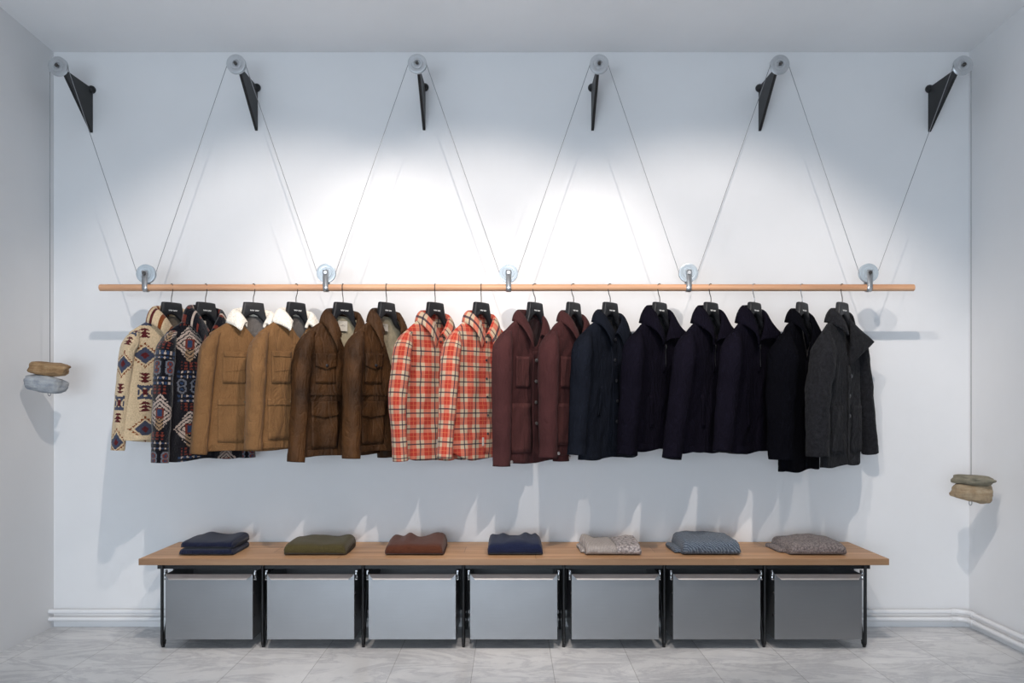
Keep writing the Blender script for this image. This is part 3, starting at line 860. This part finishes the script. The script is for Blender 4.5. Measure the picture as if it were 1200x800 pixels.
def rock(name, a, b, c):
    t = NT(name); v = t.coord(); n = t.noise(v, 14, 8, .7); n2 = t.noise(t.coord('Object', (6, 6, 30)), 3, 5)
    col = t.ramp(n, [(.3, a), (.52, b), (.72, c)]); col = t.mix(.4, col, t.ramp(n2, [(.35, a), (.65, c)]))
    t.base(col); t.bump(n, .9, .02); return t.set(Roughness=.9)
stone('stone_weight', 'brown stone weight, upper of the two hanging by the left wall', 59.5, 432.5, 46, 17, .12, rock('brown_stone', srgb(112, 84, 54), srgb(160, 124, 84), srgb(186, 160, 124)), 1, -.08)
stone('stone_weight', 'pale blue grey stone weight, lower of the two hanging by the left wall', 54.5, 450, 45, 21, .12, rock('blue_grey_stone', srgb(124, 130, 140), srgb(164, 170, 178), srgb(196, 196, 192)), 2, -.12, .1)
stone('stone_weight', 'flat grey green stone weight, upper of the two hanging by the right wall', 1139, 562.5, 48, 13, .12, rock('grey_green_stone', srgb(98, 94, 80), srgb(136, 130, 112), srgb(160, 152, 132)), 3, -.06)
stone('stone_weight', 'sandy tan stone weight, lower of the two hanging by the right wall', 1137.5, 576.5, 50, 23, .12, rock('tan_stone', srgb(126, 106, 82), srgb(168, 144, 112), srgb(190, 176, 152)), 4, -.06, .25)

# ------------------------------------------------------------------ bench
BX = .0165; BH = wz(654.5, -.478); BT = .030
bench = empty('bench', (BX, 0, 0)); tag(bench, 'long low oak topped bench with black wire legs along the wall', 'bench')
mb = MB(); mb.box(-1.738, 1.738, -.478, -.012, BH-BT, BH); mb.build('bench_top', WOODTOP, bench, bevel=.0015)
ZB = BH - BT
mb = MB(); mb.box(-1.70, 1.70, -.362, -.342, ZB-.040, ZB-.0005); mb.box(-1.70, 1.70, -.06, -.04, ZB-.040, ZB-.0005); mb.build('under_rail', BLACK, bench)
mb = MB(); mb.box(-1.68, 1.68, -.050, -.045, .10, ZB-.04); mb.build('gap_shade_sheet', BLACK, bench)  # black sheet added so the shaded gaps between bins read dark
LEGX = [wx(190 + 117.7*i, -.373) - BX for i in range(8)]
for i, lx in enumerate(LEGX):
    mb = MB(); r = .0075
    # bent rod: front upright, tight bend at the foot, slanted return under the top
    p = [(lx, -.373, ZB), (lx, -.373, .028)]
    for k in range(1, 8):
        a = PI + (PI*.88)*k/8; p.append((lx, -.359 + .014*math.cos(a), .026 + .016*math.sin(a)))
    p += [(lx, -.342, .045), (lx, -.28, .20), (lx, -.20, ZB)]
    mb.tube(p, r, 10)
    mb.box(lx-.008, lx+.008, -.375, -.03, ZB-.018, ZB-.0005)
    mb.tube([(lx, -.045, ZB), (lx, -.045, .006)], r, 10)
    o = mb.build('leg', BLACK, bench, smooth=True, angle=.7)
    f = MB(); f.lathe([(0, 0), (.007, 0), (.008, .003), (.006, .012), (0, .012)], (lx, -.360, 0), 12, 'z'); f.lathe([(0, 0), (.007, 0), (.008, .003), (.006, .012), (0, .012)], (lx, -.045, 0), 12, 'z')
    f.build('foot', BLACK, o, smooth=True, angle=.7)

SWN = ['navy two-layer folded sweater', 'olive folded sweater', 'rust brown folded sweater', 'plain navy folded sweater', 'beige two-tone folded sweater', 'blue grey cable knit sweater', 'taupe folded sweater']
BY = -.412; bw = .411
bz0, bz1 = wz(749, BY), wz(672.5, BY)
for i in range(7):
    cx = wx(245 + 119*i, BY)
    r = empty('storage_bin', (cx, BY, bz0)); h = bz1 - bz0
    tag(r, 'brushed steel bin hung in the bench under the ' + SWN[i], 'bin', 'steel bins under the bench')
    hw = bw/2
    mb = MB(); t = .003
    mb.box(-hw, hw, 0, t, 0, h); mb.build('front_panel', STEEL, r, bevel=.0008)
    mb = MB(); mb.box(-hw, -hw+t, t, .34, 0, h); mb.box(hw-t, hw, t, .34, 0, h); mb.box(-hw+t, hw-t, t, .34, 0, t); mb.box(-hw+t, hw-t, .34-t, .34, t, h)
    mb.build('bin_body', STEEL, r)
    mb = MB(); m = .024
    v = [(-hw+.001, -.0005, h), (hw-.001, -.0005, h), (hw-m, -.024, h-.0215), (-hw+m, -.024, h-.0215)]
    v += [(a, b+.0022, c-.001) for a, b, c in v]
    mb.add(v, [(0,1,2,3), (7,6,5,4), (0,4,5,1), (1,5,6,2), (2,6,7,3), (3,7,4,0)]); mb.build('folded_lip', STEELLIP, r)
    for s_ in (-1, 1):
        mb = MB(); x = s_*(hw + .007)
        mb.tube([(x, .012, h-.012), (x, .004, h-.002), (x, .006, h+.006), (x, .014, h+.006), (x, .016, h-.012), (x, .012, h-.024), (x, .004, h-.026)], .0033, 8)
        mb.box(x-.004, x+.004, .016, .034, h-.03, h+.014)
        mb.build('hanging_clip', CHROME, r, smooth=True, angle=.7)
        for zz in (h*.70, h*.36):
            mb = MB(); mb.lathe([(0, 0), (.006, .0), (.006, .004), (.003, .006), (0, .006)], (s_*hw, .018, zz), 12, 'x')
            if s_ < 0: mb.v = [(2*s_*hw - p[0], p[1], p[2]) for p in mb.v]
            mb.build('rivet', BLACK, r, smooth=True, angle=.7)

# ------------------------------------------------------------------ folded knitwear
def knit(name, c, kind='rib', c2=None, k=1.):
    t = NT(name); 
    v = t.coord()
    if kind == 'rib':
        w = t.node('ShaderNodeTexWave', bands_direction='X'); w.inputs['Scale'].default_value = 38*k; w.inputs['Distortion'].default_value = .6; t.con(v, w.inputs['Vector']); h = w.outputs['Fac']
    elif kind == 'cable':
        w = t.node('ShaderNodeTexWave', bands_direction='DIAGONAL'); w.inputs['Scale'].default_value = 40*k; w.inputs['Distortion'].default_value = 7; w.inputs['Detail'].default_value = 2; t.con(v, w.inputs['Vector']); h = w.outputs['Fac']
    elif kind == 'seed':
        w = t.node('ShaderNodeTexVoronoi'); w.inputs['Scale'].default_value = 130*k; t.con(v, w.inputs['Vector']); h = t.math('SUBTRACT', 1., w.outputs['Distance'])
    else:
        h = t.noise(v, 160*k, 2)
    n = t.noise(v, 260, 3)
    a = t.ramp(h, [(.15, sc(c, .80)), (.85, c2 if c2 else sc(c, 1.18))])
    t.base(t.mix(1.0, a, t.ramp(n, [(.3, (.75,.75,.75,1)), (.7, (1.25,1.25,1.25,1))]), 'MULTIPLY'))
    t.bump(t.math('ADD', h, t.math('MULTIPLY', n, .4)), .7, .004); t.set(Roughness=1.)
    t.b.inputs['Sheen Weight'].default_value = .15; t.b.inputs['Specular IOR Level'].default_value = .08
    return t.m
def fold_layer(name, mat, parent, x0, x1, y0, y1, z0, h, seed, rx=.5, lump=.0, lumps=(), xr=None, skew=0.):
    """a rounded folded pad: cross section in YZ swept along X, rounded ends, soft lumps on top"""
    N, M = 40, 44; rows = []
    for i in range(M+1):
        q = i/M; e = min(q, 1-q)*2; 
        en = (1 - (1 - min(1, e/.16))**2)**.5 if e < .16 else 1.
        x = lerp(x0, x1, q); row = []
        for k in range(N):
            a = 2*PI*k/N; c, s_ = math.cos(a), math.sin(a)
            yy = math.copysign(abs(c)**.45, c); zz = math.copysign(abs(s_)**.62, s_)
            hh = h * (.55 + .45*en); 
            yc, yh = (y0+y1)/2, (y1-y0)/2*(.93+.07*en)
            y = yc + yh*yy
            top = 1.
            back = (y - y0)/(y1 - y0)
            add = 0
            for (lx, ly, lr, lh) in lumps:
                add += lh*math.exp(-((q-lx)/lr)**2 - ((back-ly)/.35)**2)
            zt = hh*(1+zz)/2 + (add + lump*noise.noise(Vector((q*5, back*4, seed)))) * max(0, zz)
            zt = max(0, zt)
            dx = skew*back + .004*noise.noise(Vector((zz*2, back*3, seed+i*0)))
            row.append((x + dx, y + .004*noise.noise(Vector((q*6, zz*2, seed))), z0 + zt))
        rows.append(row)
    mb = MB(); mb.grid(rows, True); mb.uv = []
    mb.f.append(tuple(reversed(range(N)))); mb.m.append(0); b = M*N; mb.f.append(tuple(range(b, b+N))); mb.m.append(0)
    return mb.build(name, mat, parent, smooth=True)
def sweater(i, label, xl, xr, xtl, xtr, topy, mat, layers, depth=.265, yf=-.408):
    cx = (wx(xl, yf) + wx(xr, yf))/2; hw = (wx(xr, yf) - wx(xl, yf))/2
    r = empty('folded_sweater', (cx, yf, BH)); tag(r, label, 'sweater', 'folded sweaters on the bench')
    z = 0.0005
    for (nm, m, h, dx0, dx1, y0, lump, lumps, skew) in layers:
        if nm in ('under_fold', 'marled_panel'): z = .0005      # both lie straight on the bench
        fold_layer(nm, m or mat, r, -hw+dx0, hw+dx1, y0, depth, z, h, i*3.3 + z*100, lump=lump, lumps=lumps, skew=skew); z += h*.93
    return r
kn = knit('navy_rib_knit', srgb(24, 30, 54), 'rib'); ko = knit('olive_knit', srgb(76, 68, 42), 'fine'); kb = knit('rust_brown_knit', srgb(84, 48, 34), 'fine')
kn2 = knit('plain_navy_knit', srgb(28, 34, 58), 'fine'); kbe = knit('beige_knit', srgb(176, 166, 160), 'rib', k=1.5); kbe2 = knit('grey_marl_basket_knit', srgb(126, 118, 118), 'seed', srgb(190, 180, 176), .7)
kbl = knit('blue_grey_cable_knit', srgb(80, 90, 104), 'cable', srgb(110, 120, 132)); kt = knit('taupe_knit', srgb(104, 96, 96), 'seed', srgb(146, 134, 130), 1.)
sweater(0, 'navy ribbed sweater folded in two layers at the left end of the bench', 209, 272, 0, 0, 0, kn, [('lower_fold', None, .034, 0, 0, 0, .002, (), .0), ('upper_fold', None, .036, .006, .0, .006, .004, ((.32, .75, .16, .014), (.9, .9, .15, .012)), .0)])
sweater(1, 'olive green sweater folded on the bench beside the navy one', 332, 405, 0, 0, 0, ko, [('folded_body', None, .058, 0, 0, 0, .004, ((.4, .7, .22, .012), (.92, .85, .12, .012)), .0)])
sweater(2, 'rust brown sweater folded on the bench with a raised lump on top', 451, 519, 0, 0, 0, kb, [('folded_body', None, .056, 0, 0, 0, .004, ((.1, .8, .1, .012), (.36, .7, .09, .026), (.86, .8, .2, .024)), .0)])
sweater(3, 'plain navy sweater folded in the middle of the bench', 571.5, 636, 0, 0, 0, kn2, [('folded_body', None, .062, 0, 0, 0, .004, ((.05, .8, .12, .008), (.28, .8, .08, .014), (.70, .8, .09, .020), (.88, .8, .05, .012), (.55, .25, .25, .008)), .0)])
sweater(4, 'beige sweater with a grey marled half folded on the bench', 688, 752, 0, 0, 0, kbe, [('folded_body', None, .052, 0, -.112, 0, .003, ((.1, .8, .25, .020), (.9, .8, .2, .004)), -.016), ('under_fold', None, .020, -.020, -.15, .07, .002, (), -.010), ('marled_panel', kbe2, .053, .138, .0, -.002, .003, ((.7, .8, .4, .012),), .0)])
for c in list(bpy.data.objects):
    if c.name.startswith('marled_panel'): c['label'] = 'grey marled knit half'
sweater(5, 'blue grey cable knit sweater folded on the bench', 802, 868, 0, 0, 0, kbl, [('folded_body', None, .072, 0, .004, 0, .006, ((.2, .7, .25, .014), (.6, .6, .3, .012)), -.012), ('under_fold', None, .026, -.028, -.14, .06, .002, (), -.014)])
sweater(6, 'taupe knit sweater folded at the right end of the bench', 928, 992, 0, 0, 0, kt, [('folded_body', None, .058, 0, .004, 0, .004, ((.55, .6, .3, .020),), -.016), ('under_fold', None, .022, -.030, -.14, .07, .002, (), -.016)])

# ------------------------------------------------------------------ heating pipes
XL, XR = -2.378, 2.389; XB = 4.3; YS = -1.5; CH = 2.985; YF = -6.4
for nm, zz, lab in (('upper', wz(716.3, -.04), 'upper white heating pipe running along the foot of the wall'), ('lower', wz(725, -.04), 'lower white heating pipe running along the foot of the wall')):
    r = empty('heating_pipe', (XR - .04, -.04, zz)); tag(r, lab, 'pipe', 'white heating pipes at the wall foot')
    x0 = XL - (XR - .04); pr = .0115
    mb = MB(); mb.tube([(x0, 0, 0), (-.05, 0, 0)], pr, 14); mb.build('straight_run', PIPE, r, smooth=True, angle=.7)
    mb = MB(); mb.tube([(-.05 + .05*math.sin(PI/2*k/8), -.05 + .05*math.cos(PI/2*k/8), 0) for k in range(9)], pr+.0015, 14); mb.build('elbow', PIPE, r, smooth=True, angle=.7)
    mb = MB(); mb.tube([(0, -.05, 0), (0, YS + .06, 0)], pr, 14); mb.build('side_run', PIPE, r, smooth=True, angle=.7)
    mb = MB(); mb.tube([(-.075, 0, 0), (-.05, 0, 0)], pr+.003, 14); mb.tube([(0, -.05, 0), (0, -.075, 0)], pr+.003, 14); mb.build('coupling', PIPE, r, smooth=True, angle=.7)

# ------------------------------------------------------------------ room shell
# unseen wider area on the right, its dark walls added to cut bounce light
def wall(name, f, mat):
    mb = MB(); f(mb); o = mb.build(name, mat); o['kind'] = 'structure'; return o
CF = CH + .30                        # ceiling rises a little towards the street
wall('floor', lambda m: m.box(XL-.1, XB+.1, YF-.1, .1, -.1, 0), FLOOR)
wall('wall_back', lambda m: m.box(XL-.1, XR+.1, 0, .1, 0, CF), WALL)
wall('wall_left', lambda m: m.box(XL-.1, XL, YF, 0, 0, CF+.1), WALL)
wall('wall_right', lambda m: m.box(XR, XR+.1, YS, 0, 0, CF+.1), WALL)
wall('wall_side_added', lambda m: m.box(XR+.1, XB, YS, YS+.1, 0, CF+.1), DIM)
wall('wall_far_right_added', lambda m: m.box(XB, XB+.1, YF, YS+.1, 0, CF+.1), DIM)
def ceilf(m):
    m.add([(XL-.1, .1, CH), (XB+.1, .1, CH), (XB+.1, YF-.1, CF), (XL-.1, YF-.1, CF), (XL-.1, .1, CF+.1), (XB+.1, .1, CF+.1), (XB+.1, YF-.1, CF+.1), (XL-.1, YF-.1, CF+.1)],
          [(0,1,2,3), (4,7,6,5), (0,4,5,1), (1,5,6,2), (2,6,7,3), (3,7,4,0)])
wall('ceiling', ceilf, CEIL)
WX0, WX1, WZ0, WZ1 = -2.25, .4, .15, 1.95
def frontf(m):
    m.box(XL, WX0, YF-.1, YF, 0, CF); m.box(WX1, XB, YF-.1, YF, 0, CF); m.box(WX0, WX1, YF-.1, YF, 0, WZ0); m.box(WX0, WX1, YF-.1, YF, WZ1, CF)
wall('wall_front', frontf, WALL)

# ------------------------------------------------------------------ light
def area(name, loc, sx, sy, energy, color, rot):
    l = bpy.data.lights.new(name, 'AREA'); l.shape = 'RECTANGLE'; l.size = sx; l.size_y = sy; l.energy = energy; l.color = color
    o = link(bpy.data.objects.new(name, l)); o.location = loc; o.rotation_euler = rot; return o
def spot(name, loc, target, energy, size, blend, color, radius=.02):
    l = bpy.data.lights.new(name, 'SPOT'); l.energy = energy; l.spot_size = math.radians(size); l.spot_blend = blend; l.color = color; l.shadow_soft_size = radius
    o = link(bpy.data.objects.new(name, l)); o.location = loc
    d = Vector(target) - Vector(loc); o.rotation_euler = d.to_track_quat('-Z', 'Y').to_euler(); return o
area('window_daylight', ((WX0+WX1)/2, YF-.02, (WZ0+WZ1)/2), WX1-WX0, WZ1-WZ0, 86, (.77, .885, 1.0), (PI/2 - .5, 0, 0))
WARM = (1.0, .90, .82)
for x, tx, e in ((-.84, -1.15, 62), (-.10, -.2, 78), (.94, 1.0, 66)):
    spot('track_spot', (x, -2.1, 2.88), (tx, 0, 1.05), e, 70, .5, WARM)
spot('track_spot', (.45, -2.1, 2.88), (1.95, 0, .75), 42, 52, .8, WARM)
w = bpy.data.worlds.new('sky'); SC.world = w; w.use_nodes = True
w.node_tree.nodes['Background'].inputs[0].default_value = (.55, .68, .9, 1); w.node_tree.nodes['Background'].inputs[1].default_value = .6

# ------------------------------------------------------------------ camera
cam = bpy.data.cameras.new('camera'); cam.sensor_width = 36; cam.lens = F_PX/1200*36; cam.shift_x = (600-CX)/1200; cam.shift_y = (CY-400)/1200
co = link(bpy.data.objects.new('camera', cam)); co.location = (0, -CAM_D, CAM_Z); co.rotation_euler = (PI/2, 0, 0)
SC.camera = co
SC.view_settings.view_transform = 'Standard'; SC.view_settings.look = 'None'; SC.view_settings.exposure = .62; SC.view_settings.gamma = 1
SC.view_settings.use_curve_mapping = False
